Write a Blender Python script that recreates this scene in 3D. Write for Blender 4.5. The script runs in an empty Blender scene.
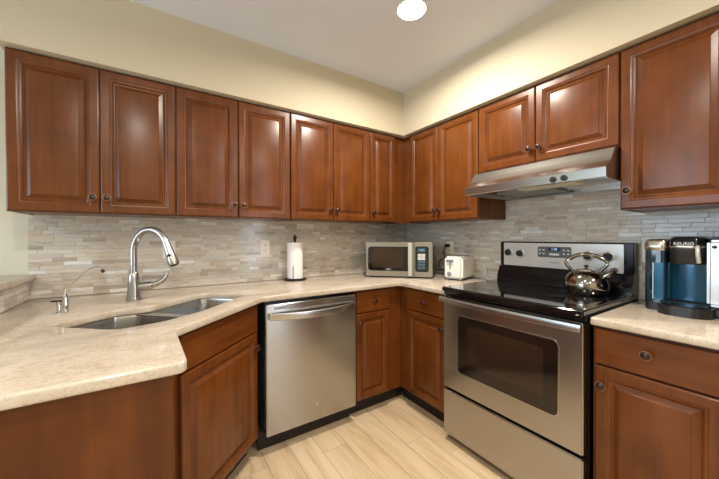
import bpy, bmesh, math, random
from mathutils import Vector, Matrix
C = bpy.context.scene.collection
R = math.radians
PI = math.pi
rnd = random.Random(7)

# ------------------------------------------------------------------ camera
cam_data = bpy.data.cameras.new('camera'); cam = bpy.data.objects.new('camera', cam_data); C.objects.link(cam)
YAW, PITCH, ROLL, FPX = -0.58, -0.0087, -0.0025, 304.6
c_, s_ = math.cos(YAW), math.sin(YAW)
fwd = Vector((-s_, c_, 0)); rgt = Vector((c_, s_, 0)); upv = Vector((0, 0, 1))
f2 = fwd*math.cos(PITCH)+upv*math.sin(PITCH); u2 = upv*math.cos(PITCH)-fwd*math.sin(PITCH)
r3 = rgt*math.cos(ROLL)+u2*math.sin(ROLL); u3 = u2*math.cos(ROLL)-rgt*math.sin(ROLL)
mw_ = Matrix((r3, u3, -f2)).transposed().to_4x4(); mw_.translation = Vector((-2.144, -2.379, 1.249))
cam.matrix_world = mw_
cam_data.sensor_width = 36; cam_data.lens = FPX/719*36; cam_data.clip_start = 0.02
bpy.context.scene.camera = cam

# ------------------------------------------------------------------ world, lights, exposure
sc = bpy.context.scene
sc.view_settings.view_transform = 'Standard'; sc.view_settings.look = 'None'
sc.view_settings.gamma = 1; sc.view_settings.use_curve_mapping = False
sc.view_settings.exposure = 0.28
w = bpy.data.worlds.new('World'); sc.world = w; w.use_nodes = True
w.node_tree.nodes['Background'].inputs[0].default_value = (.62, .8, 1, 1)
w.node_tree.nodes['Background'].inputs[1].default_value = 1.0

def area(name, loc, target, sx, sy, power, col, spread=180):
    l = bpy.data.lights.new(name, 'AREA'); l.shape = 'RECTANGLE'; l.size = sx; l.size_y = sy
    l.energy = power; l.color = col; l.spread = R(spread)
    o = bpy.data.objects.new(name, l); C.objects.link(o); o.location = loc
    o.rotation_euler = (Vector(target)-Vector(loc)).to_track_quat('-Z', 'Y').to_euler()
    return o
DAY = (.66, .83, 1.0); WARM = (1.0, .90, .785)
area('added_front_daylight', (-.34, -4.26, 1.2), (-.34, 0, 1.2), .56, 1.75, 32, DAY)  # lamp for an unseen window, added to give the steel a daylight reflection
area('added_left_daylight', (-5.56, -1.2, 1.45), (0, -1.2, 1.45), 1.9, 1.5, 46, DAY)  # lamp for an unseen window, added for cool side light and reflections
for i, (x, y, p) in enumerate([(-.98, -3.1, 22), (-2.35, -2.15, 17), (-2.4, -3.6, 13), (-4.2, -1.6, 11), (-4.0, -3.4, 8)]):  # unseen overhead lamps, added to brighten worktops and floor
    l = bpy.data.lights.new('added_overhead_light', 'AREA'); l.shape = 'DISK'; l.size = .16; l.energy = p; l.color = WARM; l.spread = R(170)
    o = bpy.data.objects.new('added_overhead_light', l); C.objects.link(o); o.location = (x, y, 2.485)

# ------------------------------------------------------------------ materials
def nt(name):
    m = bpy.data.materials.new(name); m.use_nodes = True
    return m, m.node_tree, m.node_tree.nodes['Principled BSDF']
def node(t, typ, **kw):
    n = t.nodes.new(typ)
    for k, v in kw.items(): setattr(n, k, v)
    return n
def plain(name, col, rough=.5, metal=0, coat=0, emit=0, spec=None, trans=0, bump=0, bscale=200):
    m, t, b = nt(name)
    b.inputs['Base Color'].default_value = (*col, 1); b.inputs['Roughness'].default_value = rough
    b.inputs['Metallic'].default_value = metal; b.inputs['Coat Weight'].default_value = coat
    if spec is not None: b.inputs['Specular IOR Level'].default_value = spec
    b.inputs['Transmission Weight'].default_value = trans
    if emit:
        b.inputs['Emission Color'].default_value = (*col, 1); b.inputs['Emission Strength'].default_value = emit
    tc = node(t, 'ShaderNodeTexCoord'); nz = node(t, 'ShaderNodeTexNoise')
    nz.inputs['Scale'].default_value = bscale; t.links.new(tc.outputs['Object'], nz.inputs['Vector'])
    if bump:
        bp = node(t, 'ShaderNodeBump'); bp.inputs['Strength'].default_value = bump; bp.inputs['Distance'].default_value = .001
        t.links.new(nz.outputs['Fac'], bp.inputs['Height']); t.links.new(bp.outputs[0], b.inputs['Normal'])
    return m
def ramp(t, src, stops):
    r = node(t, 'ShaderNodeValToRGB'); e = r.color_ramp.elements
    e[0].position, e[0].color = stops[0][0], (*stops[0][1], 1)
    e[1].position, e[1].color = stops[-1][0], (*stops[-1][1], 1)
    for p, c in stops[1:-1]:
        k = e.new(p); k.color = (*c, 1)
    t.links.new(src, r.inputs[0]); return r
def wood(name, scale, dark, mid, light, rough=.27, coat=0):
    m, t, b = nt(name)
    tc = node(t, 'ShaderNodeTexCoord'); oi = node(t, 'ShaderNodeObjectInfo')
    ml = node(t, 'ShaderNodeVectorMath', operation='SCALE'); ml.inputs['Scale'].default_value = 7.3
    cx = node(t, 'ShaderNodeCombineXYZ')
    for k in range(3): t.links.new(oi.outputs['Random'], cx.inputs[k])
    t.links.new(cx.outputs[0], ml.inputs[0])
    ad = node(t, 'ShaderNodeVectorMath', operation='ADD'); t.links.new(tc.outputs['Object'], ad.inputs[0]); t.links.new(ml.outputs[0], ad.inputs[1])
    mp = node(t, 'ShaderNodeMapping'); mp.inputs['Scale'].default_value = scale; t.links.new(ad.outputs[0], mp.inputs[0])
    n1 = node(t, 'ShaderNodeTexNoise'); n1.inputs['Scale'].default_value = 3; n1.inputs['Detail'].default_value = 6; n1.inputs['Roughness'].default_value = .6
    t.links.new(mp.outputs[0], n1.inputs['Vector'])
    n2 = node(t, 'ShaderNodeTexNoise'); n2.inputs['Scale'].default_value = 7; t.links.new(ad.outputs[0], n2.inputs['Vector'])
    mx = node(t, 'ShaderNodeMath', operation='MULTIPLY_ADD'); mx.inputs[1].default_value = .45
    t.links.new(n2.outputs['Fac'], mx.inputs[0])
    sb = node(t, 'ShaderNodeMath', operation='MULTIPLY'); sb.inputs[1].default_value = .55; t.links.new(n1.outputs['Fac'], sb.inputs[0])
    t.links.new(sb.outputs[0], mx.inputs[2])
    r = ramp(t, mx.outputs[0], [(.30, dark), (.5, mid), (.72, light)])
    t.links.new(r.outputs[0], b.inputs['Base Color'])
    b.inputs['Roughness'].default_value = rough; b.inputs['Specular IOR Level'].default_value = .36
    return m
CH = ((.086, .0235, .0040), (.128, .0370, .0066), (.172, .054, .0104))
M = {}
M['wood'] = wood('cherry_wood_vertical', (9, 9, .8), *CH)
M['wood_h'] = wood('cherry_wood_horizontal', (.8, 9, 9), *CH)
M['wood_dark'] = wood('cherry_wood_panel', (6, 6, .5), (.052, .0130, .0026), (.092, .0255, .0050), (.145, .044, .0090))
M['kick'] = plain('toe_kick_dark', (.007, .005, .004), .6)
M['steel'] = None
def steel(name, col, rough, stretch, amt=.06, aniso=0):
    m, t, b = nt(name)
    tc = node(t, 'ShaderNodeTexCoord'); mp = node(t, 'ShaderNodeMapping'); mp.inputs['Scale'].default_value = stretch
    t.links.new(tc.outputs['Object'], mp.inputs[0])
    nz = node(t, 'ShaderNodeTexNoise'); nz.inputs['Scale'].default_value = 5; nz.inputs['Detail'].default_value = 1
    t.links.new(mp.outputs[0], nz.inputs['Vector'])
    mr = node(t, 'ShaderNodeMapRange'); mr.inputs['To Min'].default_value = rough-amt; mr.inputs['To Max'].default_value = rough+amt
    t.links.new(nz.outputs['Fac'], mr.inputs['Value']); t.links.new(mr.outputs[0], b.inputs['Roughness'])
    b.inputs['Base Color'].default_value = (*col, 1); b.inputs['Metallic'].default_value = 1
    if aniso:
        b.inputs['Anisotropic'].default_value = aniso; b.inputs['Anisotropic Rotation'].default_value = .25
        tg = node(t, 'ShaderNodeTangent', direction_type='RADIAL', axis='Z'); t.links.new(tg.outputs[0], b.inputs['Tangent'])
    return m
M['steel'] = steel('brushed_steel', (.49, .48, .46), .24, (.05, 3, 3), .012)
M['steel_front'] = steel('brushed_steel_front', (.42, .412, .40), .21, (3, 3, .05), .01, .75)
M['steel_v'] = steel('brushed_steel_upright', (.56, .545, .52), .25, (3, 3, .05), .02)
M['nickel'] = steel('brushed_nickel', (.44, .425, .40), .27, (3, 3, .1), .02)
M['chrome'] = plain('chrome', (.78, .77, .75), .07, 1)
M['kettle'] = plain('smoked_chrome', (.33, .305, .265), .08, 1)
M['black'] = plain('black_enamel', (.006, .006, .007), .16, 0, 0, spec=.3)
M['glass_black'] = plain('black_ceramic_glass', (.006, .006, .007), .05, 0, .6)
M['oven_glass'] = plain('smoked_oven_glass', (.012, .008, .006), .08, 0, .3)
M['oven_glass_in'] = plain('inner_oven_glass', (.030, .017, .010), .1, 0, .3)
M['plastic'] = plain('black_plastic', (.012, .012, .012), .35)
M['rubber'] = plain('dark_rubber', (.01, .01, .01), .6)
M['white'] = plain('white_plastic', (.80, .78, .73), .35)
M['outlet'] = plain('ivory_plastic', (.86, .83, .75), .4)
M['slot'] = plain('slot_dark', (.03, .03, .03), .6)
M['paper'] = plain('paper_towel', (.86, .84, .82), .9, bump=.5, bscale=300)
M['purple'] = plain('purple_print', (.10, .08, .32), .8)
M['bronze'] = plain('oiled_bronze', (.055, .035, .028), .28, .8, .2)
M['copper'] = plain('rubbed_copper_rim', (.38, .17, .09), .35, .9)
M['grey_panel'] = plain('grey_keypad', (.10, .105, .115), .4)
M['lcd'] = plain('blue_lcd', (.25, .5, 1.0), .4, emit=1.2)
M['lcd_dim'] = plain('teal_lcd', (.03, .13, .17), .3, emit=.08)
M['print'] = plain('pale_print', (.72, .74, .76), .5)
M['print_dark'] = plain('dark_print', (.12, .12, .12), .5)
M['keys'] = plain('pale_keys', (.52, .52, .5), .5)
M['keys_blue'] = plain('slate_keys', (.06, .11, .14), .4)
M['tank'] = plain('blue_tinted_tank', (.003, .022, .042), .07, 0, .6)
M['blue_reflection'] = plain('painted_blue_reflection', (.006, .085, .17), .2, .4, .5)  # daylight reflection put into the colour
M['silver'] = plain('silver_plastic', (.62, .61, .59), .3, .5)
M['champagne'] = plain('champagne_metal', (.50, .46, .38), .22, .9)
M['lens'] = plain('frosted_lens', (.70, .66, .54), .45)
M['bulb'] = plain('lamp_disc', (1, .93, .82), .5, emit=14)
M['trimwhite'] = plain('white_trim', (.8, .79, .76), .4)
M['glass'] = plain('window_glass', (1, 1, 1), .0, trans=1)
M['filter'] = plain('hood_filter', (.32, .33, .33), .4, .8, bump=1, bscale=400)
M['black_iron'] = plain('black_iron', (.012, .012, .013), .4, .3)

def paint(name, col, rough=.7):
    m, t, b = nt(name)
    tc = node(t, 'ShaderNodeTexCoord'); nz = node(t, 'ShaderNodeTexNoise'); nz.inputs['Scale'].default_value = 120
    t.links.new(tc.outputs['Object'], nz.inputs['Vector'])
    bp = node(t, 'ShaderNodeBump'); bp.inputs['Strength'].default_value = .15; bp.inputs['Distance'].default_value = .001
    t.links.new(nz.outputs['Fac'], bp.inputs['Height']); t.links.new(bp.outputs[0], b.inputs['Normal'])
    b.inputs['Base Color'].default_value = (*col, 1); b.inputs['Roughness'].default_value = rough
    return m
M['wall'] = paint('cream_paint', (.60, .535, .39))
M['wall_far'] = paint('pale_green_cream_paint', (.64, .62, .50))
M['ceil'] = paint('white_ceiling_paint', (.70, .745, .82), .8)

def stone():
    m, t, b = nt('cream_granite')
    tc = node(t, 'ShaderNodeTexCoord')
    mp = node(t, 'ShaderNodeMapping'); mp.inputs['Rotation'].default_value = (0, 0, .5); mp.inputs['Scale'].default_value = (1, 2.6, 1.5)
    t.links.new(tc.outputs['Object'], mp.inputs[0])
    a = node(t, 'ShaderNodeTexNoise'); a.inputs['Scale'].default_value = 3.2; a.inputs['Detail'].default_value = 9; a.inputs['Roughness'].default_value = .66; a.inputs['Distortion'].default_value = .8
    t.links.new(mp.outputs[0], a.inputs['Vector'])
    r1 = ramp(t, a.outputs['Fac'], [(.25, (.42, .34, .255)), (.42, (.52, .44, .345)), (.55, (.57, .495, .40)), (.72, (.62, .56, .475))])
    v = node(t, 'ShaderNodeTexNoise'); v.inputs['Scale'].default_value = 9; v.inputs['Detail'].default_value = 6; v.inputs['Distortion'].default_value = 2
    t.links.new(mp.outputs[0], v.inputs['Vector'])
    r2 = ramp(t, v.outputs['Fac'], [(.30, (.78, .72, .64)), (.45, (1, 1, 1)), (.9, (1, 1, 1))])
    g = node(t, 'ShaderNodeTexNoise'); g.inputs['Scale'].default_value = 120; g.inputs['Detail'].default_value = 2
    t.links.new(tc.outputs['Object'], g.inputs['Vector'])
    r3_ = ramp(t, g.outputs['Fac'], [(.34, (.72, .66, .6)), (.46, (1, 1, 1)), (.9, (1, 1, 1))])
    x1 = node(t, 'ShaderNodeMix', data_type='RGBA', blend_type='MULTIPLY'); x1.inputs[0].default_value = .7
    t.links.new(r1.outputs[0], x1.inputs[6]); t.links.new(r2.outputs[0], x1.inputs[7])
    x2 = node(t, 'ShaderNodeMix', data_type='RGBA', blend_type='MULTIPLY'); x2.inputs[0].default_value = .6
    t.links.new(x1.outputs[2], x2.inputs[6]); t.links.new(r3_.outputs[0], x2.inputs[7])
    t.links.new(x2.outputs[2], b.inputs['Base Color'])
    b.inputs['Roughness'].default_value = .13
    return m
M['stone'] = stone()

def island(name, stops, rough, noise_scale, noise_amt, bump=0):
    m, t, b = nt(name)
    g = node(t, 'ShaderNodeNewGeometry')
    r = ramp(t, g.outputs['Random Per Island'], stops); r.color_ramp.interpolation = 'CONSTANT' if len(stops) > 5 else 'LINEAR'
    tc = node(t, 'ShaderNodeTexCoord'); mp = node(t, 'ShaderNodeMapping'); mp.inputs['Scale'].default_value = noise_scale
    cx = node(t, 'ShaderNodeCombineXYZ')
    for k in range(3): t.links.new(g.outputs['Random Per Island'], cx.inputs[k])
    sc_ = node(t, 'ShaderNodeVectorMath', operation='SCALE'); sc_.inputs['Scale'].default_value = 31; t.links.new(cx.outputs[0], sc_.inputs[0])
    ad = node(t, 'ShaderNodeVectorMath', operation='ADD'); t.links.new(tc.outputs['Object'], mp.inputs[0]); t.links.new(mp.outputs[0], ad.inputs[0]); t.links.new(sc_.outputs[0], ad.inputs[1])
    nz = node(t, 'ShaderNodeTexNoise'); nz.inputs['Scale'].default_value = 1; nz.inputs['Detail'].default_value = 7; nz.inputs['Roughness'].default_value = .62; nz.inputs['Distortion'].default_value = .6
    t.links.new(ad.outputs[0], nz.inputs['Vector'])
    r2 = ramp(t, nz.outputs['Fac'], [(.3, (noise_amt, noise_amt*.9, noise_amt*.78)), (.55, (1, 1, 1)), (.8, (1.0, 1.0, 1.0))])
    x = node(t, 'ShaderNodeMix', data_type='RGBA', blend_type='MULTIPLY'); x.inputs[0].default_value = 1
    t.links.new(r.outputs[0], x.inputs[6]); t.links.new(r2.outputs[0], x.inputs[7]); t.links.new(x.outputs[2], b.inputs['Base Color'])
    b.inputs['Roughness'].default_value = rough
    return m
M['tile'] = island('strip_mosaic_stone', [(0, (.63, .575, .49)), (.16, (.57, .515, .44)), (.32, (.66, .62, .555)), (.48, (.59, .55, .49)), (.60, (.47, .415, .345)), (.66, (.68, .64, .575)), (.78, (.60, .58, .54)), (.88, (.62, .545, .45)), (.94, (.78, .79, .78))], .17, (9, 9, 30), .82)
M['grout'] = plain('grout', (.55, .49, .41), .8)
M['plank'] = island('wood_look_plank', [(0, (.60, .455, .285)), (.35, (.64, .495, .32)), (.7, (.57, .43, .265)), (1, (.68, .545, .37))], .42, (16, 1.6, 5), .74)
M['floorgrout'] = plain('floor_grout', (.30, .21, .13), .8)

# ------------------------------------------------------------------ mesh helpers
def BM(): return bmesh.new()
def box(bm, x0, x1, y0, y1, z0, z1, bev=0, seg=2):
    vs = [bm.verts.new((x, y, z)) for x in (x0, x1) for y in (y0, y1) for z in (z0, z1)]
    fs = [(0, 1, 3, 2), (4, 6, 7, 5), (0, 4, 5, 1), (2, 3, 7, 6), (0, 2, 6, 4), (1, 5, 7, 3)]
    fl = [bm.faces.new([vs[i] for i in f]) for f in fs]
    if bev:
        es = list({e for f in fl for e in f.edges})
        bmesh.ops.bevel(bm, geom=es, offset=bev, segments=seg, affect='EDGES', clamp_overlap=True)
    return bm
def frame_of(d):
    d = d.normalized(); a = Vector((0, 0, 1)) if abs(d.z) < .9 else Vector((1, 0, 0))
    u = d.cross(a).normalized(); return u, d.cross(u).normalized()
def tube(bm, pts, r, seg=12, cap=True):
    pts = [Vector(p) for p in pts]; n = len(pts)
    rs = r if isinstance(r, (list, tuple)) else [r]*n
    rings = []; u = None
    for i, p in enumerate(pts):
        d = (pts[min(i+1, n-1)]-pts[max(i-1, 0)])
        if d.length < 1e-9: d = Vector((0, 0, 1))
        d.normalize()
        if u is None: u, v = frame_of(d)
        else:
            u = (u-d*u.dot(d)).normalized(); v = d.cross(u)
        rings.append([bm.verts.new(p+(u*math.cos(2*PI*k/seg)+v*math.sin(2*PI*k/seg))*rs[i]) for k in range(seg)])
    for a, b in zip(rings, rings[1:]):
        for k in range(seg): bm.faces.new((a[k], a[(k+1) % seg], b[(k+1) % seg], b[k]))
    if cap:
        bm.faces.new(rings[0][::-1]); bm.faces.new(rings[-1])
    return bm
def lathe(bm, prof, org=(0, 0, 0), axis='Z', seg=32, sx=1, sy=1):
    org = Vector(org)
    def P(r, h, a):
        c, s = math.cos(a)*r*sx, math.sin(a)*r*sy
        if axis == 'Z': return org+Vector((c, s, h))
        if axis == '-Y': return org+Vector((c, -h, s))
        if axis == 'X': return org+Vector((h, c, s))
    rings = []
    for r, h in prof:
        if r < 1e-6: rings.append([bm.verts.new(P(0, h, 0))])
        else: rings.append([bm.verts.new(P(r, h, 2*PI*k/seg)) for k in range(seg)])
    for a, b in zip(rings, rings[1:]):
        if len(a) == 1 and len(b) == 1: continue
        for k in range(seg):
            k2 = (k+1) % seg
            if len(a) == 1: bm.faces.new((a[0], b[k2], b[k]))
            elif len(b) == 1: bm.faces.new((a[k], a[k2], b[0]))
            else: bm.faces.new((a[k], a[k2], b[k2], b[k]))
    for g in (() if prof[0] == prof[-1] else (rings[0], rings[-1])):
        if len(g) > 1: bm.faces.new(g)
    return bm
def loft(bm, loops, cap=True):
    rs = [[bm.verts.new(p) for p in l] for l in loops]
    n = len(rs[0])
    for a, b in zip(rs, rs[1:]):
        for k in range(n): bm.faces.new((a[k], a[(k+1) % n], b[(k+1) % n], b[k]))
    if cap:
        bm.faces.new(rs[0][::-1]); bm.faces.new(rs[-1])
    return bm
def rrect(w, h, r, seg=5, cx=0, cy=0):
    pts = []
    for (sx, sy, a0) in ((1, -1, -90), (1, 1, 0), (-1, 1, 90), (-1, -1, 180)):
        for k in range(seg+1):
            a = R(a0+90*k/seg)
            pts.append((cx+sx*(w/2-r)+r*math.cos(a), cy+sy*(h/2-r)+r*math.sin(a)))
    return pts
def round_poly(pts, rad, seg=5):
    out = []; n = len(pts)
    for i in range(n):
        p = Vector(pts[i]); a = Vector(pts[i-1])-p; b = Vector(pts[(i+1) % n])-p
        r = rad[i] if isinstance(rad, (list, tuple)) else rad
        if r <= 0: out.append((p.x, p.y)); continue
        ang = a.angle(b); d = min(r/math.tan(ang/2), a.length*.48, b.length*.48)
        p0 = p+a.normalized()*d; p1 = p+b.normalized()*d
        for k in range(seg+1):
            t = k/seg; q = p0*(1-t)**2+p*2*t*(1-t)+p1*t*t; out.append((q.x, q.y))
    return out
def obj(name, bm, mat, parent=None, ang=35, loc=None, rot=None, mesh=None):
    if mesh is None:
        bmesh.ops.recalc_face_normals(bm, faces=bm.faces)
        mesh = bpy.data.meshes.new(name); bm.to_mesh(mesh); bm.free()
        mesh.materials.append(M[mat] if isinstance(mat, str) else mat)
        for p in mesh.polygons: p.use_smooth = True
        mesh.set_sharp_from_angle(angle=R(ang))
    o = bpy.data.objects.new(name, mesh); C.objects.link(o)
    if parent: o.parent = parent
    if loc: o.location = loc
    if rot: o.rotation_euler = rot
    return o
def thing(name, label, cat, loc=(0, 0, 0), rotz=0, group=None):
    o = bpy.data.objects.new(name, None); C.objects.link(o); o.location = loc; o.rotation_euler = (0, 0, rotz)
    o.empty_display_size = .05
    tag(o, label, cat, group); return o
def tag(o, label, cat, group=None):
    o['label'] = label; o['category'] = cat
    if group: o['group'] = group
    return o
def struct(name, bm, mat, parent=None, ang=35):
    o = obj(name, bm, mat, parent, ang)
    if not parent: o['kind'] = 'structure'
    return o
def text_mesh(name, s, size, mat, parent, loc, rot, ext=.0004, sx=1):
    cu = bpy.data.curves.new(name, 'FONT'); cu.body = s; cu.size = size; cu.extrude = ext; cu.align_x = 'CENTER'; cu.align_y = 'CENTER'
    t = bpy.data.objects.new(name+'_tmp', cu); C.objects.link(t)
    me = bpy.data.meshes.new_from_object(t.evaluated_get(bpy.context.evaluated_depsgraph_get()))
    bpy.data.objects.remove(t)
    me.materials.clear(); me.materials.append(M[mat])
    o = bpy.data.objects.new(name, me); C.objects.link(o); o.parent = parent; o.location = loc; o.rotation_euler = rot; o.scale = (sx, 1, 1)
    return o
def slab(name, polys, z0, z1, bev, mat, parent=None):
    """flat slab from a 2D outline with holes and eased edges"""
    cu = bpy.data.curves.new(name, 'CURVE'); cu.dimensions = '2D'; cu.fill_mode = 'BOTH'
    cu.extrude = (z1-z0)/2-bev; cu.bevel_depth = bev; cu.bevel_resolution = 2; cu.offset = -bev
    for p in polys:
        sp = cu.splines.new('POLY'); sp.points.add(len(p)-1)
        for q, (x, y) in zip(sp.points, p): q.co = (x, y, 0, 1)
        sp.use_cyclic_u = True
    t = bpy.data.objects.new(name+'_tmp', cu); C.objects.link(t)
    me = bpy.data.meshes.new_from_object(t.evaluated_get(bpy.context.evaluated_depsgraph_get()))
    bpy.data.objects.remove(t)
    for v in me.vertices: v.co.z += (z0+z1)/2
    me.materials.clear(); me.materials.append(M[mat])
    bm = bmesh.new(); bm.from_mesh(me); bmesh.ops.remove_doubles(bm, verts=bm.verts, dist=1e-5)
    return obj(name, bm, mat, parent, ang=40)

RH = -PI/2   # rotation of everything on the right wall (front faces -x)

# ------------------------------------------------------------------ room shell
XL, YF, ZC = -5.5, -4.2, 2.498
b = BM(); box(b, XL-.1, .1, YF-.1, .1, -.06, -.0012); fl = struct('floor', b, 'floorgrout')
b = BM(); pw = .15; x = -1.66-pw*26; i = 0
while x < 0:
    y = YF - rnd.random()*1.1
    while y < 0:
        L = .9
        ya, yb = max(y, YF), min(y+L, 0)
        if yb-ya > .02 and x+pw > XL: box(b, max(x, XL)+.001, min(x+pw, 0)-.001, ya+.001, yb-.001, -.0013, 0, .0006, 1)
        y += L
    x += pw; i += 1
obj('floor_planks', b, 'plank', fl)
b = BM(); box(b, XL-.1, .1, YF-.1, .1, ZC, ZC+.1); struct('ceiling', b, 'ceil')
b = BM(); box(b, XL-.1, .1, 0, .1, 0, ZC); wb = struct('wall_back', b, 'wall_far')
b = BM(); box(b, 0, .1, YF, 0, 0, ZC); wr = struct('wall_right', b, 'wall')
def wall_hole(name, axis, c0, c1, lo, hi, a0, a1, z0, z1):
    b = BM()
    def bx(p, q, r_, s):
        if p >= q or r_ >= s: return
        if axis == 'y': box(b, p, q, c0, c1, r_, s)
        else: box(b, c0, c1, p, q, r_, s)
    bx(lo, a0, 0, ZC); bx(a1, hi, 0, ZC); bx(a0, a1, 0, z0); bx(a0, a1, z1, ZC)
    return struct(name, b, 'wall_far')
wall_hole('wall_front', 'y', YF-.1, YF, XL, 0, -.64, -.04, .3, 2.1)
wall_hole('wall_left', 'x', XL-.1, XL, YF-.1, 0, -2.15, -.25, .7, 2.2)
def window(name, axis, c, a0, a1, z0, z1):
    b = BM(); f = .05
    def bx(p, q, r_, s, t0=-.03, t1=.03):
        if axis == 'y': box(b, p, q, c+t0, c+t1, r_, s, .004)
        else: box(b, c+t0, c+t1, p, q, r_, s, .004)
    m = (a0+a1)/2
    bx(a0, a0+f, z0, z1); bx(a1-f, a1, z0, z1); bx(a0+f, a1-f, z0, z0+f); bx(a0+f, a1-f, z1-f, z1); bx(m-.025, m+.025, z0+f, z1-f)
    o = struct(name, b, 'trimwhite')
    return o
window('added_window_1', 'y', YF-.03, -.64, -.04, .3, 2.1)  # unseen window, added for the steel to reflect
window('added_window_2', 'x', XL-.03, -2.15, -.25, .7, 2.2)  # unseen window too, added for reflections on the right-hand run
# soffits above the wall cabinets
SF = .365; SZ = 2.128
b = BM(); box(b, -2.75, 0, -SF, 0, SZ, ZC); struct('trim_1', b, 'wall')
b = BM(); box(b, -SF, 0, YF, -SF, SZ, ZC); struct('trim_2', b, 'wall')
# half wall at the left under the ledge
b = BM(); box(b, -2.88, -2.745, -1.43, 0, 0, 1.018); struct('wall_half', b, 'wall_far')

# strip mosaic
def mosaic(b, length, z0, z1, place, t=.006, rh=.0222):
    z = z0; k = 0
    while z < z1-.004:
        zt = min(z+rh, z1)
        x = -rnd.random()*.1
        while x < length:
            L = rnd.choice((.05, .075, .1, .1, .125, .15))
            a, c = max(x, 0), min(x+L, length)
            if c-a > .004: place(b, a+.0006, c-.0006, z+.0006, zt-.0006, t+rnd.random()*.0012)
            x += L
        z += rh
b = BM(); mosaic(b, 2.74, .914, 1.376, lambda b, a, c, z0, z1, t: box(b, -2.745+a, -2.745+c, -t, -.0005, z0, z1, .0006, 1))
g = BM(); box(g, -2.745, 0, -.0045, -.0004, .914, 1.376); gb = obj('backsplash_grout', g, 'grout', wb)
obj('mosaic_tiles', b, 'tile', wb)
b = BM()
P2 = lambda b, a, c, z0, z1, t: box(b, -t, -.0005, -.007-c, -.007-a, z0, z1, .0006, 1)
mosaic(b, 3.3, .914, 1.376, P2)
mosaic(b, .758, 1.376, 1.60, lambda b, a, c, z0, z1, t: box(b, -t, -.0005, -1.087-c, -1.087-a, z0, z1, .0006, 1))
g = BM(); box(g, -.0045, -.0004, -3.3, 0, .914, 1.376); box(g, -.0045, -.0004, -1.845, -1.086, 1.376, 1.60)
obj('backsplash_grout', g, 'grout', wr); obj('mosaic_tiles', b, 'tile', wr)
hw = bpy.data.objects['wall_half']
b = BM(); mosaic(b, 1.42, .914, 1.017, lambda b, a, c, z0, z1, t: box(b, -2.7445, -2.7445+t, -.008-c, -.008-a, z0, z1, .0006, 1), rh=.0257)
obj('mosaic_tiles', b, 'tile', hw)

# ------------------------------------------------------------------ recessed ceiling light
LX, LY = -.978, -1.128
t = thing('recessed_light', 'round white recessed light glowing in the grey ceiling', 'ceiling light', (LX, LY, ZC))
b = BM(); lathe(b, [(.075, -.001), (.077, -.005), (.083, -.005), (.086, -.0005), (.075, -.0005), (.075, -.001)], seg=40); obj('trim_ring', b, 'trimwhite', t)
b = BM(); lathe(b, [(0, -.004), (.075, -.004), (.075, -.001), (0, -.001)], seg=40); obj('lamp_disc', b, 'bulb', t)
l = bpy.data.lights.new('recessed_light_beam', 'AREA'); l.shape = 'DISK'; l.size = .12; l.energy = 25; l.color = WARM; l.spread = R(170)
o = bpy.data.objects.new('recessed_light_beam', l); C.objects.link(o); o.location = (LX, LY, ZC-.012)

# ------------------------------------------------------------------ cabinets
def panel_door(x0, x1, z0, z1, yf, th=.02, raised=True):
    """front face at y=-yf-th, back at -yf; raised centre panel"""
    b = BM(); w, h = x1-x0, z1-z0
    if raised:
        prof = [(0, 0), (0, .013), (.002, .0175), (.006, .020), (.036, .020), (.039, .0175), (.042, .0165), (.047, .0155), (.053, .0105), (.056, .0065), (.060, .0060), (.078, .0160), (.080, .0185), (.083, .0190)]
    else:
        prof = [(0, 0), (0, .015), (.0035, .020)]
    k = min(1, (min(w, h)*.40)/.085) if raised else 1
    loops = [[(x0+i*k, -yf-d, z0+i*k), (x1-i*k, -yf-d, z0+i*k), (x1-i*k, -yf-d, z1-i*k), (x0+i*k, -yf-d, z1-i*k)] for i, d in prof]
    return loft(b, loops)
kb = BM(); lathe(kb, [(.007, 0), (.0065, .011), (.012, .016), (.0172, .0205), (.0180, .0245)], axis='-Y', seg=20)
knob_rim = obj('knob', kb, 'copper').data
kb = BM(); lathe(kb, [(.0156, .0242), (.0154, .0268), (.011, .0305), (0, .032)], axis='-Y', seg=20)
knob_face = obj('knob_face', kb, 'bronze').data
for o in [o for o in C.objects if o.name in ('knob', 'knob_face')]: bpy.data.objects.remove(o)
def knob(parent, x, y, z):
    o = obj('knob', None, None, parent, mesh=knob_rim, loc=(x, y, z)); obj('knob_cap', None, None, o, mesh=knob_face)
def cabinet(name, label, loc, rz, w, z0, z1, d, fronts, group=None, base=False, filler=None, fx=None, cat='cabinet', kx=(0, 0)):
    t = thing(name, label, cat, loc, rz, group)
    f0, f1 = fx if fx else (0, w)
    b = BM(); k = .016; zz = z0+(.0 if base else .0)
    box(b, 0, k, -d+.018, -.002, z0, z1, .001); box(b, w-k, w, -d+.018, -.002, z0, z1, .001)
    lip = .003 if not base else .0
    box(b, k, w-k, -d+.018, -.002, z0+lip, z0+lip+k); box(b, k, w-k, -d+.018, -.002, z1-k, z1)
    box(b, k, w-k, -.008, -.002, z0+lip+k, z1-k)
    obj('carcass', b, 'wood', t)
    b = BM(); box(b, f0, f1, -d, -d+.018, z0, z1, .001)
    obj('face_frame', b, 'wood', t)
    for kind, a, c, p, q, kn in fronts:
        if kind == 'door': o = obj('door', panel_door(a, c, p, q, d), 'wood', t, ang=20)
        else: o = obj('drawer' if kind == 'drawer' else 'false_drawer', panel_door(a, c, p, q, d, raised=False), 'wood_h', t, ang=20)
        if kn: knob(o, kn[0], -d-.02, kn[1])
    if base:
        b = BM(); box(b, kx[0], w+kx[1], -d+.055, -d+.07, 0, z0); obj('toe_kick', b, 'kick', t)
    return t
UZ0, UZ1 = 1.376, 2.117
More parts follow.
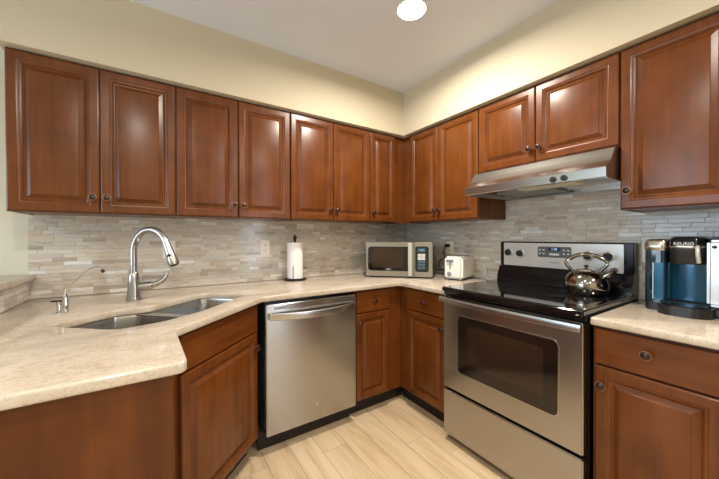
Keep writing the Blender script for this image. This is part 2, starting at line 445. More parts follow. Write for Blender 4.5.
def pair(w, z0, z1, split=None, m0=.003, m1=.003):
    s = split or w/2
    return [('door', m0, s-.0015, z0, z1, (s-.028, z0+.078)), ('door', s+.0015, w-m1, z0, z1, (s+.028, z0+.078))]
GU = 'wall cabinets along the back wall'
cabinet('wall_cabinet', 'dark cherry two-door wall cabinet at the left end above sink and filter tap', (-2.735, 0, 0), 0, .671, 1.372, SZ-.001, .31, pair(.671, UZ0, UZ1, .3345), GU)
cabinet('wall_cabinet', 'cherry two-door wall cabinet second from left, above the corner of the sink', (-2.064, 0, 0), 0, .688, 1.372, SZ-.001, .31, pair(.688, UZ0, UZ1, .342), GU)
cabinet('wall_cabinet', 'cherry two-door wall cabinet on back wall above the dishwasher and paper towels', (-1.376, 0, 0), 0, .684, 1.372, SZ-.001, .31, pair(.684, UZ0, UZ1, .341), GU)
cabinet('wall_cabinet', 'narrow single-door cherry wall cabinet on the back wall by the corner above microwave', (-.692, 0, 0), 0, .362+.02, 1.372, SZ-.001, .31, [('door', .003, .262, UZ0, UZ1, (.027, UZ0+.078))], GU)
GR = 'wall cabinets along the right wall'
cabinet('wall_cabinet', 'cherry two-door wall cabinet on the right wall between corner and range hood', (0, -.311, 0), RH, .773, 1.372, SZ-.001, .31,
        [('door', .092, .4085, UZ0, UZ1, (.386, UZ0+.078)), ('door', .4115, .770, UZ0, UZ1, (.435, UZ0+.078))], GR)
cabinet('wall_cabinet', 'short two-door cherry wall cabinet directly above the steel range hood', (0, -1.084, 0), RH, .762, 1.675, SZ-.001, .31, pair(.762, 1.682, UZ1, .376), GR)
cabinet('wall_cabinet', 'tall cherry wall cabinet right of the hood, above the coffee maker', (0, -1.846, 0), RH, .72, 1.372, SZ-.001, .31,
        [('door', .004, .362, UZ0, UZ1, (.034, UZ0+.083)), ('door', .365, .717, UZ0, UZ1, (.69, UZ0+.083))], GR)
cabinet('added_pantry_cabinet', 'unseen tall cherry pantry cabinet added past the coffee counter for steel reflections', (0, -2.64, 0), RH, .76, .105, SZ-.001, .61,
        [('door', .004, .378, .115, 1.30, (.35, 1.15)), ('door', .382, .756, .115, 1.30, (.41, 1.15)), ('door', .004, .378, 1.306, UZ1, (.35, 1.36)), ('door', .382, .756, 1.306, UZ1, (.41, 1.36))], base=True)  # out of view, added so the steel mirrors something dark
BZ = .880
GB = 'base cabinets under the counter'
cabinet('base_cabinet', 'narrow cherry base cabinet with drawer and door right of the dishwasher', (-1.036, 0, 0), 0, .426, .105, BZ, .61,
        [('drawer', .014, .302, .722, .868, (.158, .797)), ('door', .014, .302, .115, .716, (.036, .655))], GB, base=True, kx=(0, .055))
cabinet('base_cabinet', 'narrow cherry base cabinet with drawer and door left of the range', (0, -.6105, 0), RH, .474, .105, BZ, .61,
        [('drawer', .088, .452, .722, .868, (.27, .797)), ('door', .088, .452, .115, .716, (.428, .655))], GB, base=True, kx=(-.039, 0))
cabinet('base_cabinet', 'cherry base cabinet with drawer and door right of the range, under coffee maker', (0, -1.846, 0), RH, .75, .105, BZ, .61,
        [('drawer', .010, .365, .722, .868, (.175, .808)), ('door', .010, .365, .115, .716, (.037, .640)),
         ('drawer', .380, .74, .722, .868, (.56, .808)), ('door', .380, .74, .115, .716, (.72, .640))], GB, base=True)
# diagonal sink cabinet (hollow: the bowls hang inside)
t = thing('sink_cabinet', 'diagonal cherry sink cabinet with false drawer over one large door', 'cabinet', (-2.131, -1.053, 0), PI/4, GB)
FL = .622
b = BM(); box(b, 0, FL, 0, .018, .105, BZ, .001); obj('face_frame', b, 'wood', t)
b = BM(); box(b, .0, .016, .02, .58, .105, .69); box(b, FL-.016, FL, .02, .42, .105, .69); box(b, .016, FL-.016, .02, .42, .105, .121); obj('carcass', b, 'wood', t)
o = obj('door', panel_door(.056, .606, .115, .716, 0), 'wood', t, ang=20); knob(o, .575, -.02, .640)
obj('false_drawer', panel_door(.056, .606, .722, .868, 0, raised=False), 'wood_h', t, ang=20)
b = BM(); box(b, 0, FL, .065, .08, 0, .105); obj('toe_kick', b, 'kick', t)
# peninsula end cabinet
t = thing('base_cabinet', 'cherry end cabinet with plain flat side panel at lower left under the counter', 'cabinet', (-2.74, -1.41, 0), 0, GB)
b = BM(); box(b, .004, .60, .02, .36, .105, BZ, .001); obj('carcass', b, 'wood', t)
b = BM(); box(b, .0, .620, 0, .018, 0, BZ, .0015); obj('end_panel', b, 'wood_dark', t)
b = BM(); box(b, .601, .618, .019, .35, .105, BZ, .001); obj('face_frame', b, 'wood', t)

# ------------------------------------------------------------------ worktops
def dg(s, tt):                      # diagonal coordinates to plan
    return ((s-tt)/math.sqrt(2), (s+tt)/math.sqrt(2))
hole = round_poly([dg(*p) for p in [(-2.295, .925), (-2.17, .852), (-1.99, .822), (-1.595, .845), (-1.600, 1.13), (-1.95, 1.14), (-2.05, 1.220), (-2.315, 1.245)]], [.08, .1, .1, .055, .06, .06, .06, .03])
outer = round_poly([(-2.738, -.001), (-.001, -.001), (-.001, -1.083), (-.652, -1.083), (-.652, -.652), (-1.666, -.654), (-2.098, -1.086), (-2.082, -1.438), (-2.738, -1.426)],
                   [0, 0, 0, .01, .03, .02, .02, .03, 0])
ct = slab('countertop', [outer, hole], .882, .914, .007, 'stone')
tag(ct, 'polished cream granite countertop wrapping the sink, dishwasher and corner', 'countertop', 'granite countertops')
ct = slab('countertop', [round_poly([(-.001, -1.8455), (-.652, -1.8455), (-.652, -2.60), (-.001, -2.60)], [0, .01, .01, 0])], .882, .914, .007, 'stone')
tag(ct, 'short cream granite countertop right of the range holding the coffee maker', 'countertop', 'granite countertops')
ct = slab('countertop', [round_poly([(-2.715, -.008), (-2.93, -.008), (-2.93, -1.45), (-2.715, -1.45)], [0, 0, .01, .01])], 1.0185, 1.049, .006, 'stone')
tag(ct, 'raised cream granite ledge on the low wall at the far left', 'ledge')

# ------------------------------------------------------------------ sink
t = thing('sink', 'steel undermount double bowl sink set in the granite corner', 'sink', (0, 0, 0))
def bowl(pts, depth, name):
    b = BM(); cx = sum(p[0] for p in pts)/len(pts); cy = sum(p[1] for p in pts)/len(pts)
    def L(k, z): return [(cx+(x-cx)*k, cy+(y-cy)*k, z) for x, y in pts]
    loops = [L(1.06, .8805), L(1.0, .8805), L(.985, .870), L(.96, .88-depth+.04), L(.93, .88-depth+.012), L(.86, .88-depth), L(.2, .88-depth-.004)]
    outl = [L(.2, .88-depth-.008), L(.87, .88-depth-.005), L(.955, .88-depth+.01), L(.98, .88-depth+.04), L(1.0, .870), L(1.06, .8785)]
    loft(b, loops+outl+[loops[0]], cap=False)
    bmesh.ops.remove_doubles(b, verts=b.verts, dist=1e-6)
    return obj(name, b, 'steel', t), (cx, cy, .88-depth)
p1 = round_poly([dg(*p) for p in [(-2.305, .915), (-2.17, .842), (-1.985, .815), (-1.985, 1.17), (-2.06, 1.228), (-2.322, 1.252)]], [.09, .1, .05, .05, .04, .03])
p2 = round_poly([dg(*p) for p in [(-1.955, .815), (-1.585, .835), (-1.59, 1.14), (-1.955, 1.15)]], [.05, .06, .06, .05])
o, c1 = bowl(p1, .20, 'bowl'); o, c2 = bowl(p2, .17, 'bowl')
b = BM(); q = [dg(-1.995, .815), dg(-1.945, .815), dg(-1.945, 1.155), dg(-1.995, 1.18)]
loft(b, [[(x, y, z) for x, y in q] for z in (.8755, .8798)]); obj('divider', b, 'steel', t)
for c in (c1, c2):
    b = BM(); lathe(b, [(0, -.002), (.028, -.002), (.03, .002), (.044, .003), (.046, -.003)], org=(c[0], c[1], c[2]), seg=24); obj('drain', b, 'chrome', t)

# ------------------------------------------------------------------ faucet
t = thing('kitchen_faucet', 'tall brushed nickel gooseneck pull-down faucet behind the sink', 'faucet', (-2.262, -.362, .914), -PI/4)
# local +x points from the base over the sink
b = BM(); lathe(b, [(.038, 0), (.038, .004), (.034, .008), (.0305, .03), (.027, .09), (.0255, .125), (.0195, .145), (.0165, .15), (0, .15)], seg=32); obj('base', b, 'nickel', t)
RC = .107; pts = [(0, 0, .14), (0, 0, .20), (0, 0, .246)]
for k in range(1, 19):
    a = PI-PI*.88*k/18; pts.append((RC+RC*math.cos(a), 0, (.256+RC*1.12*math.sin(a))))
b = BM(); tube(b, pts, .0160, 16); obj('spout', b, 'nickel', t)
e = Vector(pts[-1]); d = (e-Vector(pts[-2])).normalized()
b = BM(); tube(b, [e-d*.004, e+d*.02, e+d*.06, e+d*.112, e+d*.118], [.0175, .0185, .0215, .0265, .0245], 20); sh = obj('spray_head', b, 'nickel', t)
n_ = Vector((-d.z, 0, d.x)); q = e+d*.062
b = BM(); lathe(b, [(0, .018), (.010, .018), (.011, .023), (.007, .0245), (0, .0245)], axis='X', seg=16, sy=1.5)
bmesh.ops.rotate(b, verts=b.verts, cent=(0, 0, 0), matrix=Matrix.Rotation(R(-62), 3, 'Z')@Matrix.Rotation(R(20), 3, 'Y'))
bmesh.ops.translate(b, verts=b.verts, vec=q); obj('spray_button', b, 'rubber', sh)
b = BM(); tube(b, [e+d*.117, e+d*.120], [.018, .017], 18); obj('nozzle', b, 'rubber', sh)
hd = obj('handle', tube(BM(), [(.012, .012, .070), (.045, .035, .072), (.062, .050, .074), (.066, .053, .075)], [.021, .022, .022, .016], 18), 'nickel', t)
b = BM(); tube(b, [(.055, .045, .075), (.078, .062, .080), (.098, .080, .094), (.112, .093, .118), (.118, .099, .148)], [.0165, .016, .0135, .0095, .005], 12); obj('lever', b, 'nickel', hd)

t = thing('water_filter_faucet', 'small chrome drinking water tap with black lever on the left counter', 'faucet', (-2.521, -.517, .914), -.15)
b = BM(); lathe(b, [(.022, 0), (.022, .004), (.016, .006), (.012, .01), (0, .01)], seg=24, org=(0, 0, 0)); lathe(b, [(.009, .005), (.009, .045), (.006, .05), (0, .05)], seg=16); obj('base', b, 'chrome', t)
b = BM(); lathe(b, [(.012, .002), (.012, .06), (.009, .075), (.0055, .085), (.004, .105), (0, .105)], seg=16, org=(.022, 0, 0)); box(b, -.006, .022, -.007, .007, .018, .03, .002); obj('stem', b, 'chrome', t)
b = BM(); tube(b, [(.022, 0, .098), (.045, 0, .128), (.085, 0, .172), (.105, 0, .190), (.118, 0, .197), (.135, 0, .199), (.148, 0, .192), (.155, 0, .180)], .0035, 10); obj('spout', b, 'chrome', t)
b = BM(); tube(b, [(.152, 0, .186), (.159, 0, .172)], [.0065, .007], 12); obj('spout_tip', b, 'rubber', t)
b = BM(); box(b, -.028, .018, -.006, .006, .050, .056, .002); box(b, -.006, .006, -.005, .005, .044, .052, .001); obj('lever', b, 'rubber', t)

# ------------------------------------------------------------------ dishwasher
DX0, DX1 = -1.646, -1.046; DW = DX1-DX0
t = thing('dishwasher', 'stainless steel dishwasher with curved bar handle under the back counter', 'dishwasher', (DX0, 0, 0))
b = BM(); box(b, .004, DW-.004, -.60, -.02, .10, .872, .002); obj('tub', b, 'plastic', t)
b = BM(); box(b, .0, DW, -.655, -.602, .11, .862, .004, 3); dr = obj('door', b, 'steel_front', t)
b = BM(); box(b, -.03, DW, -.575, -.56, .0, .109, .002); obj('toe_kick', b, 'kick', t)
b = BM(); N = 20; loops = []
for k in range(N+1):
    u = k/N; x = .018+u*(DW-.036); bow = 4*u*(1-u)
    y = -.672-.030*bow; z = .797-.010*bow; h = .0205
    loops.append([(x, y-.006, z-h+.003), (x, y-.0075, z), (x, y-.006, z+h-.003), (x, y-.002, z+h), (x, y+.004, z+h-.003), (x, y+.005, z), (x, y+.004, z-h+.003), (x, y-.002, z-h)])
loft(b, loops)
box(b, .014, .034, -.680, -.650, .780, .814, .002); box(b, DW-.034, DW-.014, -.680, -.650, .780, .814, .002)
obj('handle', b, 'steel', dr)
b = BM(); box(b, .045, .125, -.6575, -.654, .832, .846, .001); bd = obj('badge', b, 'steel', dr)
b = BM()
for k in range(4): box(b, .050, .120, -.6582, -.657, .8345+.0030*k, .8358+.0030*k)
obj('badge_lines', b, 'print_dark', bd)
b = BM(); lathe(b, [(0, .655), (.006, .655), (.006, .657), (0, .6575)], axis='-Y', org=(.31, 0, .215), seg=14); obj('logo_dot', b, 'chrome', dr)

# ------------------------------------------------------------------ range (local frame on right wall)
t = thing('kitchen_range', 'stainless steel electric range with black glass top and oven window', 'stove', (0, -1.0905, 0), RH)
W = .748
b = BM(); box(b, 0, W, -.645, -.012, .03, .905, .003)
for x in (.04, W-.04):
    for y in (-.58, -.06): lathe(b, [(.015, 0), (.015, .03)], org=(x, y, 0), seg=12)
obj('body', b, 'black', t)
b = BM(); box(b, -.003, W+.0005, -.695, -.09, .916, .943, .006, 3); box(b, 0, W, -.675, -.09, .893, .917, .002); ctp = obj('cooktop', b, 'glass_black', t)
M['burner'] = plain('burner_ring_print', (.045, .045, .048), .12)
for x, y, r in ((.19, -.24, .085), (.19, -.50, .105), (.56, -.24, .085), (.56, -.50, .105)):
    b = BM(); lathe(b, [(r-.003, .9431), (r-.003, .9434), (r, .9434), (r, .9431), (r-.003, .9431)], org=(x, y, 0), seg=40); lathe(b, [(r*.6-.002, .9431), (r*.6-.002, .9434), (r*.6, .9434), (r*.6, .9431), (r*.6-.002, .9431)], org=(x, y, 0), seg=40)
    obj('burner_ring', b, 'burner', ctp)
# oven door with rounded window
b = BM(); box(b, .003, W-.003, -.683, -.648, .332, .888, .005, 3); dr = obj('oven_door', b, 'steel_front', t)
wx0, wx1, wz0, wz1 = .112, .650, .452, .786
b = BM(); cx, cz = (wx0+wx1)/2, (wz0+wz1)/2
o2 = [(x, z) for x, z in rrect(wx1-wx0+.010, wz1-wz0+.010, .03, 6, cx, cz)]; i2 = [(x, z) for x, z in rrect(wx1-wx0, wz1-wz0, .026, 6, cx, cz)]
loft(b, [[(x, -.682, z) for x, z in o2], [(x, -.686, z) for x, z in o2], [(x, -.686, z) for x, z in i2], [(x, -.682, z) for x, z in i2]], cap=False); obj('window_trim', b, 'steel', dr)
b = BM(); loft(b, [[(x, -.680, z) for x, z in i2], [(x, -.6845, z) for x, z in i2]]); wn = obj('oven_window', b, 'oven_glass', dr)
b = BM(); i3 = rrect(wx1-wx0-.13, wz1-wz0-.11, .006, 3, cx+.002, cz+.01)
loft(b, [[(x, -.6840, z) for x, z in i3], [(x, -.6850, z) for x, z in i3]]); obj('window_pane', b, 'oven_glass_in', wn)
# handle: broad flat bar
b = BM(); loops = []
for k in range(17):
    u = k/16; x = .0+u*W; bow = min(1, 6*u, 6*(1-u))
    y = -.712-.012*4*u*(1-u)
    loops.append([(x, y, .853), (x, y-.010, .858), (x, y-.012, .873), (x, y-.008, .887), (x, y+.004, .889), (x, y+.008, .873), (x, y+.006, .856)])
loft(b, loops)
box(b, .01, .05, -.712, -.680, .858, .886, .003); box(b, W-.05, W-.01, -.712, -.680, .858, .886, .003)
obj('handle', b, 'steel', dr)
b = BM(); box(b, .006, W-.006, -.650, -.646, .314, .334); obj('drawer_gap', b, 'black', t)
b = BM(); box(b, .003, W-.003, -.683, -.648, .045, .316, .005, 3); obj('storage_drawer', b, 'steel_front', t)
# backguard
b = BM(); box(b, .0, W, -.088, -.014, .90, 1.045, .004); box(b, 0, W, -.078, -.014, 1.045, 1.214, .006, 3)
# rounded black shelf under the panel
loft(b, [[(x, -.088, .943), (x, -.118, .943), (x, -.112, .985), (x, -.095, 1.02), (x, -.088, 1.04)] for x in (0, W)])
bg = obj('backguard', b, 'black', t)
b = BM(); loops = [[(x, y, z) for x, z in rrect(W-.075, .156, .006, 3, W/2-.006, 1.127)] for y in (-.076, -.0835)]
loft(b, loops); cp = obj('control_panel', b, 'silver', bg)
def stove_knob(x, z):
    b = BM(); lathe(b, [(.029, .083), (.028, .088), (.023, .091)], axis='-Y', org=(x, 0, z), seg=24); k_ = obj('burner_knob', b, 'silver', cp)
    b = BM(); lathe(b, [(.0215, .088), (.0205, .108), (.016, .112), (0, .112)], axis='-Y', org=(x, 0, z), seg=24); box(b, x-.004, x+.004, -.115, -.10, z-.017, z+.017, .002); obj('knob_grip', b, 'plastic', k_)
for x, z in ((.070, 1.138), (.152, 1.134), (.545, 1.138), (.640, 1.136)): stove_knob(x, z)
b = BM(); loft(b, [[(x, y, z) for x, z in rrect(.205, .078, .012, 4, .362, 1.150)] for y in (-.083, -.0845)]); dsp = obj('display_frame', b, 'silver', cp)
b = BM(); loft(b, [[(x, y, z) for x, z in rrect(.195, .068, .009, 4, .362, 1.150)] for y in (-.084, -.0855)]); dsp = obj('display', b, 'grey_panel', cp)
b = BM(); box(b, .329, .399, -.0865, -.085, 1.158, 1.178); scn = obj('clock_screen', b, 'plastic', dsp)
text_mesh('clock_digits', '1:18', .019, 'lcd', scn, (.364, -.0868, 1.168), (PI/2, 0, 0))
b = BM()
for x in (.279, .302, .419, .442): 
    for z in (1.162, 1.140): box(b, x-.006, x+.006, -.0862, -.0853, z-.0035, z+.0035)
box(b, .336, .392, -.0862, -.0853, 1.130, 1.142); obj('keypad', b, 'print', dsp)
text_mesh('brand_script', 'Frigidaire', .014, 'print_dark', cp, (.362, -.0838, 1.085), (PI/2, 0, 0))
M['badge'] = M['silver']

# ------------------------------------------------------------------ range hood
t = thing('range_hood', 'brushed steel under-cabinet range hood above the range', 'range hood', (0, -1.088, 0), RH)
W = .754
b = BM()
prof = [(-.012, 1.673), (-.352, 1.673), (-.372, 1.664), (-.392, 1.636), (-.414, 1.604), (-.442, 1.580), (-.468, 1.567), (-.473, 1.562), (-.473, 1.519), (-.470, 1.516), (-.455, 1.516), (-.455, 1.530), (-.030, 1.530), (-.030, 1.510), (-.012, 1.510)]
loft(b, [[(x, y, z) for y, z in prof] for x in (0, W)])
box(b, 0, .012, -.455, -.030, 1.514, 1.531); box(b, W-.012, W, -.455, -.030, 1.514, 1.531)
obj('canopy', b, 'steel', t, ang=25)
for x in (.535, .585):
    b = BM(); lathe(b, [(.015, .470), (.014, .482), (.010, .486), (0, .486)], axis='-Y', org=(x, 0, 1.537), seg=20); obj('knob', b, 'plastic', t)
b = BM(); box(b, .12, .44, -.30, -.06, 1.521, 1.531, .002); obj('grease_filter', b, 'filter', t)
b = BM(); box(b, .32, .62, -.440, -.330, 1.515, 1.531, .004); obj('light_lens', b, 'lens', t)

# ------------------------------------------------------------------ microwave
ang = math.atan2(-.73, .684)
t = thing('microwave', 'stainless steel microwave angled into the counter corner', 'microwave', (-.708, -.286, .914), ang)
W, H, D = .539, .293, .36
b = BM(); box(b, .004, W-.004, .018, D, .010, H-.002, .006, 3); obj('body', b, 'plastic', t)
for x in (.04, W-.04):
    for y in (.05, D-.05): b = BM(); lathe(b, [(.012, 0), (.014, .012)], org=(x, y, 0), seg=12); obj('foot', b, 'rubber', t)
b = BM(); box(b, 0, .395, 0, .018, .012, H, .004, 3); dr = obj('door', b, 'steel', t)
b = BM(); loft(b, [[(x, y, z) for x, z in rrect(.352, .198, .024, 5, .194, .155)] for y in (.002, -.0015)]); wn = obj('door_window', b, 'glass_black', dr)
b = BM(); loft(b, [[(x, y, z) for x, z in rrect(.265, .155, .006, 3, .180, .160)] for y in (-.001, -.0022)]); obj('window_screen', b, 'oven_glass_in', wn)
text_mesh('brand_text', 'RCA', .017, 'print', wn, (.19, -.0026, .069), (PI/2, 0, 0))
b = BM(); box(b, .349, .381, -.030, -.016, .02, H-.008, .005, 3); box(b, .356, .374, -.02, .002, .03, .05, .002); box(b, .356, .374, -.02, .002, H-.05, H-.03, .002); obj('handle', b, 'silver', dr)
b = BM(); box(b, .397, W, 0, .018, .012, H, .004, 3); cp = obj('control_panel', b, 'steel', t)
b = BM(); loft(b, [[(x, y, z) for x, z in rrect(.106, .205, .018, 5, .457, .155)] for y in (.002, -.0015)]); kp = obj('keypad', b, 'glass_black', cp)
b = BM(); box(b, .425, .482, -.0025, -.001, .215, .240); sn = obj('display', b, 'lcd_dim', kp)
text_mesh('clock_digits', '1:15', .016, 'print', sn, (.454, -.0028, .2275), (PI/2, 0, 0))
b = BM()
for i in range(2):
    for j in range(2): box(b, .424+.030*i, .452+.030*i, -.0028, -.001, .148+.026*j, .172+.026*j, .0008)
obj('keys', b, 'keys', kp)
b = BM()
for i in range(3):
    for j in range(3): box(b, .424+.020*i, .442+.020*i, -.0025, -.001, .075+.024*j, .096+.024*j, .0008)
obj('number_keys', b, 'keys_blue', kp)
# cord and plug
def w2l(p, root):
    q = Matrix.Rotation(-root.rotation_euler.z, 3, 'Z')@(Vector(p)-root.location); return q
cord = [(-.19, -.52, 1.00), (-.12, -.56, .96), (-.07, -.60, 1.00), (-.06, -.57, 1.06), (-.09, -.52, 1.03), (-.07, -.53, .96), (-.045, -.60, .98), (-.05, -.55, 1.07), (-.06, -.545, 1.13), (-.045, -.555, 1.172)]
def smooth(pts, n=8):
    P = [Vector(p) for p in pts]; P = [P[0]]+P+[P[-1]]; out = []
    for i in range(1, len(P)-2):
        for k in range(n):
            u = k/n; a, b_, c, d_ = P[i-1], P[i], P[i+1], P[i+2]
            out.append(.5*((2*b_)+(-a+c)*u+(2*a-5*b_+4*c-d_)*u*u+(-a+3*b_-3*c+d_)*u**3))
    out.append(P[-2]); return out
t.location.z = .914
b = BM(); tube(b, [w2l(p, t) for p in smooth(cord)], .0048, 8); cd = obj('power_cord', b, 'rubber', t)
b = BM(); box(b, -.050, -.012, -.578, -.542, 1.158, 1.184, .004)
for v in b.verts: v.co = w2l(v.co, t)
obj('plug', b, 'rubber', cd)

# ------------------------------------------------------------------ outlets
def outlet(loc, rz, label, switch=False):
    t = thing('wall_outlet', label, 'outlet', loc, rz, 'outlets on the backsplash')
    b = BM(); loft(b, [[(x*k, y, z*k2) for x, z in rrect(.072, .116, .006, 3)] for y, k, k2 in ((0, 1, 1), (-.004, 1, 1), (-.0065, .93, .96))]); obj('cover_plate', b, 'outlet', t)
    for z in (-.0195, .0195):
        b = BM(); loft(b, [[(x, y, z+q) for x, q in rrect(.034, .028, .010, 4)] for y in (-.006, -.0085)]); o = obj('receptacle', b, 'outlet', t)
        b = BM(); box(b, -.008, -.0055, -.0092, -.0083, z-.003, z+.006); box(b, .0055, .008, -.0092, -.0083, z-.003, z+.006); lathe(b, [(.0025, .0083), (.0025, .0092)], axis='-Y', org=(0, 0, z-.009), seg=10); obj('slots', b, 'slot', o)
outlet((-1.465, -.0075, 1.168), 0, 'ivory double outlet on the backsplash left of the paper towels')
outlet((-2.094, -.0075, 1.170), 0, 'ivory double outlet on the backsplash behind the gooseneck faucet')
outlet((-.0075, -.572, 1.150), RH, 'ivory outlet above the toaster with a black plug in it')
outlet((-.0075, -1.885, 1.170), RH, 'ivory outlet between the range and the coffee maker')

# ------------------------------------------------------------------ paper towels
PX, PY = -1.262, -.112
t = thing('paper_towel_holder', 'black iron paper towel holder with round base and ball finial', 'towel holder', (PX, PY, .914))
b = BM(); lathe(b, [(0, 0), (.086, 0), (.088, .004), (.082, .009), (.03, .011), (0, .011)], seg=36)
for k in range(12):
    a = 2*PI*k/12; lathe(b, [(0, .0), (.008, .003), (.009, .008), (.005, .0125), (0, .014)], org=(.079*math.cos(a), .079*math.sin(a), .0), seg=10)
obj('base', b, 'black_iron', t)
b = BM(); tube(b, [(0, 0, .008), (0, 0, .315)], .006, 12); obj('rod', b, 'black_iron', t)
b = BM(); lathe(b, [(.006, .300), (.012, .304), (.007, .310), (.008, .314), (.0145, .322), (.016, .331), (.012, .341), (.005, .346), (.004, .353), (0, .356)], seg=20); obj('finial', b, 'black_iron', t)
t = thing('paper_towel_roll', 'white paper towel roll standing on the black iron holder', 'paper towels', (PX, PY, .9285))
b = BM(); lathe(b, [(.019, 0), (.058, 0), (.0595, .002), (.0595, .276), (.058, .278), (.019, .278), (.019, 0)], seg=40)
b2 = b; obj('roll', b2, 'paper', t)
b = BM(); box(b, .03, .0605, -.0605, -.058, 0, .278)
bmesh.ops.delete(b, geom=list(b.verts), context='VERTS')
N = 10; l1 = []
for rr in (.0595, .0603):
    l1.append([(rr*math.cos(R(-25-7*k)), rr*math.sin(R(-25-7*k))) for k in range(N)])
lo = l1[0]+l1[1][::-1]; loft(b, [[(x, y, z) for x, y in lo] for z in (.001, .277)]); obj('loose_sheet', b, 'paper', t)
b = BM(); lo = []
for rr in (.0595, .0602): lo.append([(rr*math.cos(R(-122-3*k)), rr*math.sin(R(-122-3*k))) for k in range(3)])
lo = lo[0]+lo[1][::-1]; loft(b, [[(x, y, z) for x, y in lo] for z in (.004, .095)]); obj('printed_stripe', b, 'purple', t)

# ------------------------------------------------------------------ toaster
# near-left corner at (-.276,-.746), near corner (-.244,-.88): narrow end faces the camera's left
A = Vector((-.290, -.752)); Bc = Vector((-.252, -.884)); ex = (Bc-A).normalized(); ang = math.atan2(ex.y, ex.x)
t = thing('toaster', 'small white two-slot toaster between the microwave and the range', 'toaster', (A.x, A.y, .914), ang)
W, D, H = .146, .262, .182
b = BM(); box(b, 0, W, 0, D, .008, H, .016, 4)
obj('shell', b, 'white', t)
for x in (.02, W-.02):
    for y in (.02, D-.02): b = BM(); lathe(b, [(.010, 0), (.010, .012)], org=(x, y, 0), seg=10); obj('foot', b, 'white', t)
b = BM(); box(b, .004, W-.004, .004, D-.004, .004, .0095); obj('base_plate', b, 'rubber', t)
b = BM()
for x in (.045, .097): box(b, x-.013, x+.013, .03, D-.03, H-.001, H+.0006)
obj('bread_slots', b, 'slot', t)
b = BM(); box(b, .046, .054, -.0008, .004, .085, .150); obj('lever_track', b, 'grey_panel', t)
M['greykey'] = plain('grey_lever', (.22, .23, .25), .4)
b = BM(); box(b, .022, .078, -.020, -.0005, .142, .158, .004); obj('lever', b, 'greykey', t)
b = BM(); lathe(b, [(.017, -.001), (.016, .008), (.013, .011), (0, .011)], axis='-Y', org=(.045, 0, .048), seg=20); box(b, .043, .047, -.014, -.008, .035, .061, .001); obj('browning_dial', b, 'greykey', t)
b = BM(); box(b, .070, .110, -.0006, .001, .034, .038); obj('print_line', b, 'keys', t)
tc_ = [(-.030, -.80, .93), (-.022, -.87, .93), (-.022, -.92, .96), (-.02, -.935, 1.01), (-.02, -.915, 1.03), (-.02, -.93, .97), (-.04, -.96, .921), (-.035, -.98, .919)]
b = BM(); tube(b, [w2l(p, t) for p in smooth(tc_)], .0028, 8); obj('power_cord', b, 'outlet', t)

# ------------------------------------------------------------------ kettle
t = thing('tea_kettle', 'shiny smoked chrome whistling kettle with arched handle on the range', 'kettle', (-.238, -1.682, .9437), R(-70.6)); t.scale = (.93, .93, .93)
b = BM(); lathe(b, [(0, 0), (.088, 0), (.096, .004), (.104, .020), (.110, .045), (.109, .065), (.101, .090), (.085, .112), (.064, .128), (.046, .134), (.0, .134)], seg=44); obj('body', b, 'kettle', t)
b = BM(); lathe(b, [(.048, .132), (.048, .137), (.040, .142), (.02, .146), (0, .147)], seg=30); ld = obj('lid', b, 'chrome', t)
b = BM(); lathe(b, [(.006, .144), (.006, .150), (.012, .154), (.012, .160), (.006, .164), (0, .164)], seg=18); obj('lid_knob', b, 'plastic', ld)
b = BM(); tube(b, [(.070, -.02, .095), (.095, -.03, .115), (.118, -.038, .132), (.124, -.040, .137)], [.024, .019, .015, .017], 18); sp = obj('spout', b, 'kettle', t)
b = BM(); tube(b, [(.110, -.036, .140), (.128, -.042, .147), (.136, -.045, .140)], [.012, .011, .006], 12); obj('whistle_cap', b, 'plastic', sp)
b = BM(); hp = smooth([(-.062, 0, .125), (-.085, 0, .150), (-.098, 0, .172), (-.090, 0, .188), (-.060, 0, .208), (-.02, 0, .219), (.02, 0, .219), (.060, 0, .208), (.088, 0, .188), (.094, 0, .170), (.080, 0, .150), (.060, 0, .128)], 5)
tube(b, hp, .0085, 10); hd = obj('handle', b, 'kettle', t)
b = BM(); gp = smooth([(-.085, 0, .192), (-.055, 0, .212), (-.02, 0, .222), (.02, 0, .222), (.055, 0, .212), (.084, 0, .193)], 5)
tube(b, gp, [.007]+[.0120]*(len(gp)-2)+[.007], 12); obj('handle_grip', b, 'kettle', hd)

# ------------------------------------------------------------------ coffee maker
t = thing('coffee_maker', 'single-cup coffee maker with blue tinted tank and silver control side', 'coffee maker', (0, -1.915, .914), RH)
b = BM(); box(b, .055, .275, -.27, -.03, .0, .045, .01, 3); loft(b, [[(x*1.0, y, z) for x, y in round_poly([(.055, -.2), (.06, -.31), (.095, -.348), (.183, -.348), (.223, -.31), (.23, -.2)], .04)] for z in (.0, .040)])
obj('base', b, 'plastic', t)
b = BM(); loft(b, [[(x, y, z) for x, y in round_poly([(.065, -.205), (.07, -.305), (.10, -.338), (.178, -.338), (.213, -.305), (.218, -.205)], .035)] for z in (.0395, .0445)]); obj('drip_tray', b, 'black', t)
# column behind the cup space
b = BM(); box(b, .070, .205, -.185, -.035, .045, .30, .012, 3); obj('body', b, 'plastic', t)
b = BM(); loft(b, [[(x, y, z) for x, y in [(.082, -.186), (.110, -.193), (.138, -.196), (.166, -.193), (.197, -.186), (.197, -.18), (.082, -.18)]] for z in (.05, .215)]); obj('cup_bay_panel', b, 'blue_reflection', t)  # reflected daylight painted as blue on the bay panel
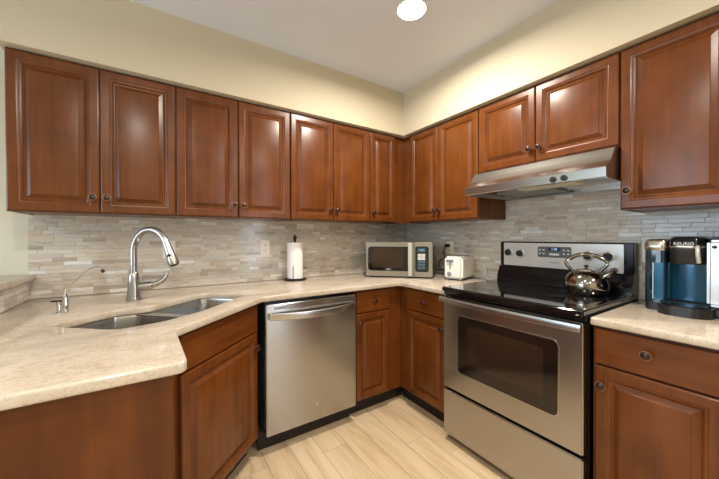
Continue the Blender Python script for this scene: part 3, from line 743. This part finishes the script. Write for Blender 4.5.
# reservoir at the left side
ro = round_poly([(.0, -.07), (.0, -.225), (.012, -.262), (.078, -.262), (.082, -.22), (.082, -.07)], .022)
b = BM(); loft(b, [[(x, y, z) for x, y in ro] for z in (.035, .270)]); tk = obj('water_tank', b, 'tank', t)
b = BM(); loft(b, [[(x*.98+.001, y, z) for x, y in ro] for z in (.0, .034)]); obj('tank_base', b, 'plastic', t)
b = BM(); box(b, .040, .070, -.2655, -.2615, .05, .215, .0015); obj('tank_painted_sheen', b, 'blue_reflection', tk)  # painted sheen on the tank front
b = BM(); box(b, .035, .038, -.266, -.2615, .05, .215, .0008); obj('tank_rib', b, 'silver', tk)
lo = lambda k, z: [((x-.041)*k+.041, (y+.16)*k-.16, z) for x, y in ro]
b = BM(); loft(b, [lo(1.03, .270), lo(1.06, .276), lo(1.06, .296), lo(.98, .314), lo(.80, .322)]); obj('tank_lid', b, 'champagne', t)
# brew head
ho = round_poly([(.084, -.04), (.084, -.245), (.098, -.29), (.180, -.29), (.200, -.245), (.200, -.04)], .03)
lh = lambda k, z: [((x-.132)*k+.132, (y+.165)*k-.165, z) for x, y in ho]
b = BM(); loft(b, [lh(.92, .215), lh(.98, .225), lh(1, .285)]); hd = obj('brew_head', b, 'plastic', t)
b = BM(); loft(b, [lh(1.015, .284), lh(1.025, .288), lh(1.02, .293)]); obj('trim_band', b, 'champagne', hd)
b = BM(); loft(b, [lh(1.01, .293), lh(1.0, .310), lh(.93, .326), lh(.75, .333)]); obj('head_cover', b, 'black', hd)
text_mesh('brand_text', 'KEURIG', .018, 'print', hd, (.138, -.2935, .302), (PI/2, 0, 0))
b = BM(); tube(b, smooth([(.176, -.275, .292), (.180, -.305, .285), (.182, -.312, .255), (.184, -.305, .225)], 5), .007, 10); obj('lift_handle', b, 'silver', hd)
# silver control side
b = BM(); box(b, .200, .285, -.275, -.035, .046, .318, .012, 3); sd = obj('control_side', b, 'steel_v', t)
b = BM(); box(b, .204, .282, -.265, -.05, .316, .334, .008, 3); obj('side_cap', b, 'black', sd)
b = BM()
for x, z in ((.222, .290), (.245, .290), (.268, .290), (.245, .268), (.262, .268)):
    lathe(b, [(.0075, .274), (.0075, .277), (.005, .278), (0, .278)], axis='-Y', org=(x, 0, z), seg=14)
obj('buttons', b, 'plastic', sd)
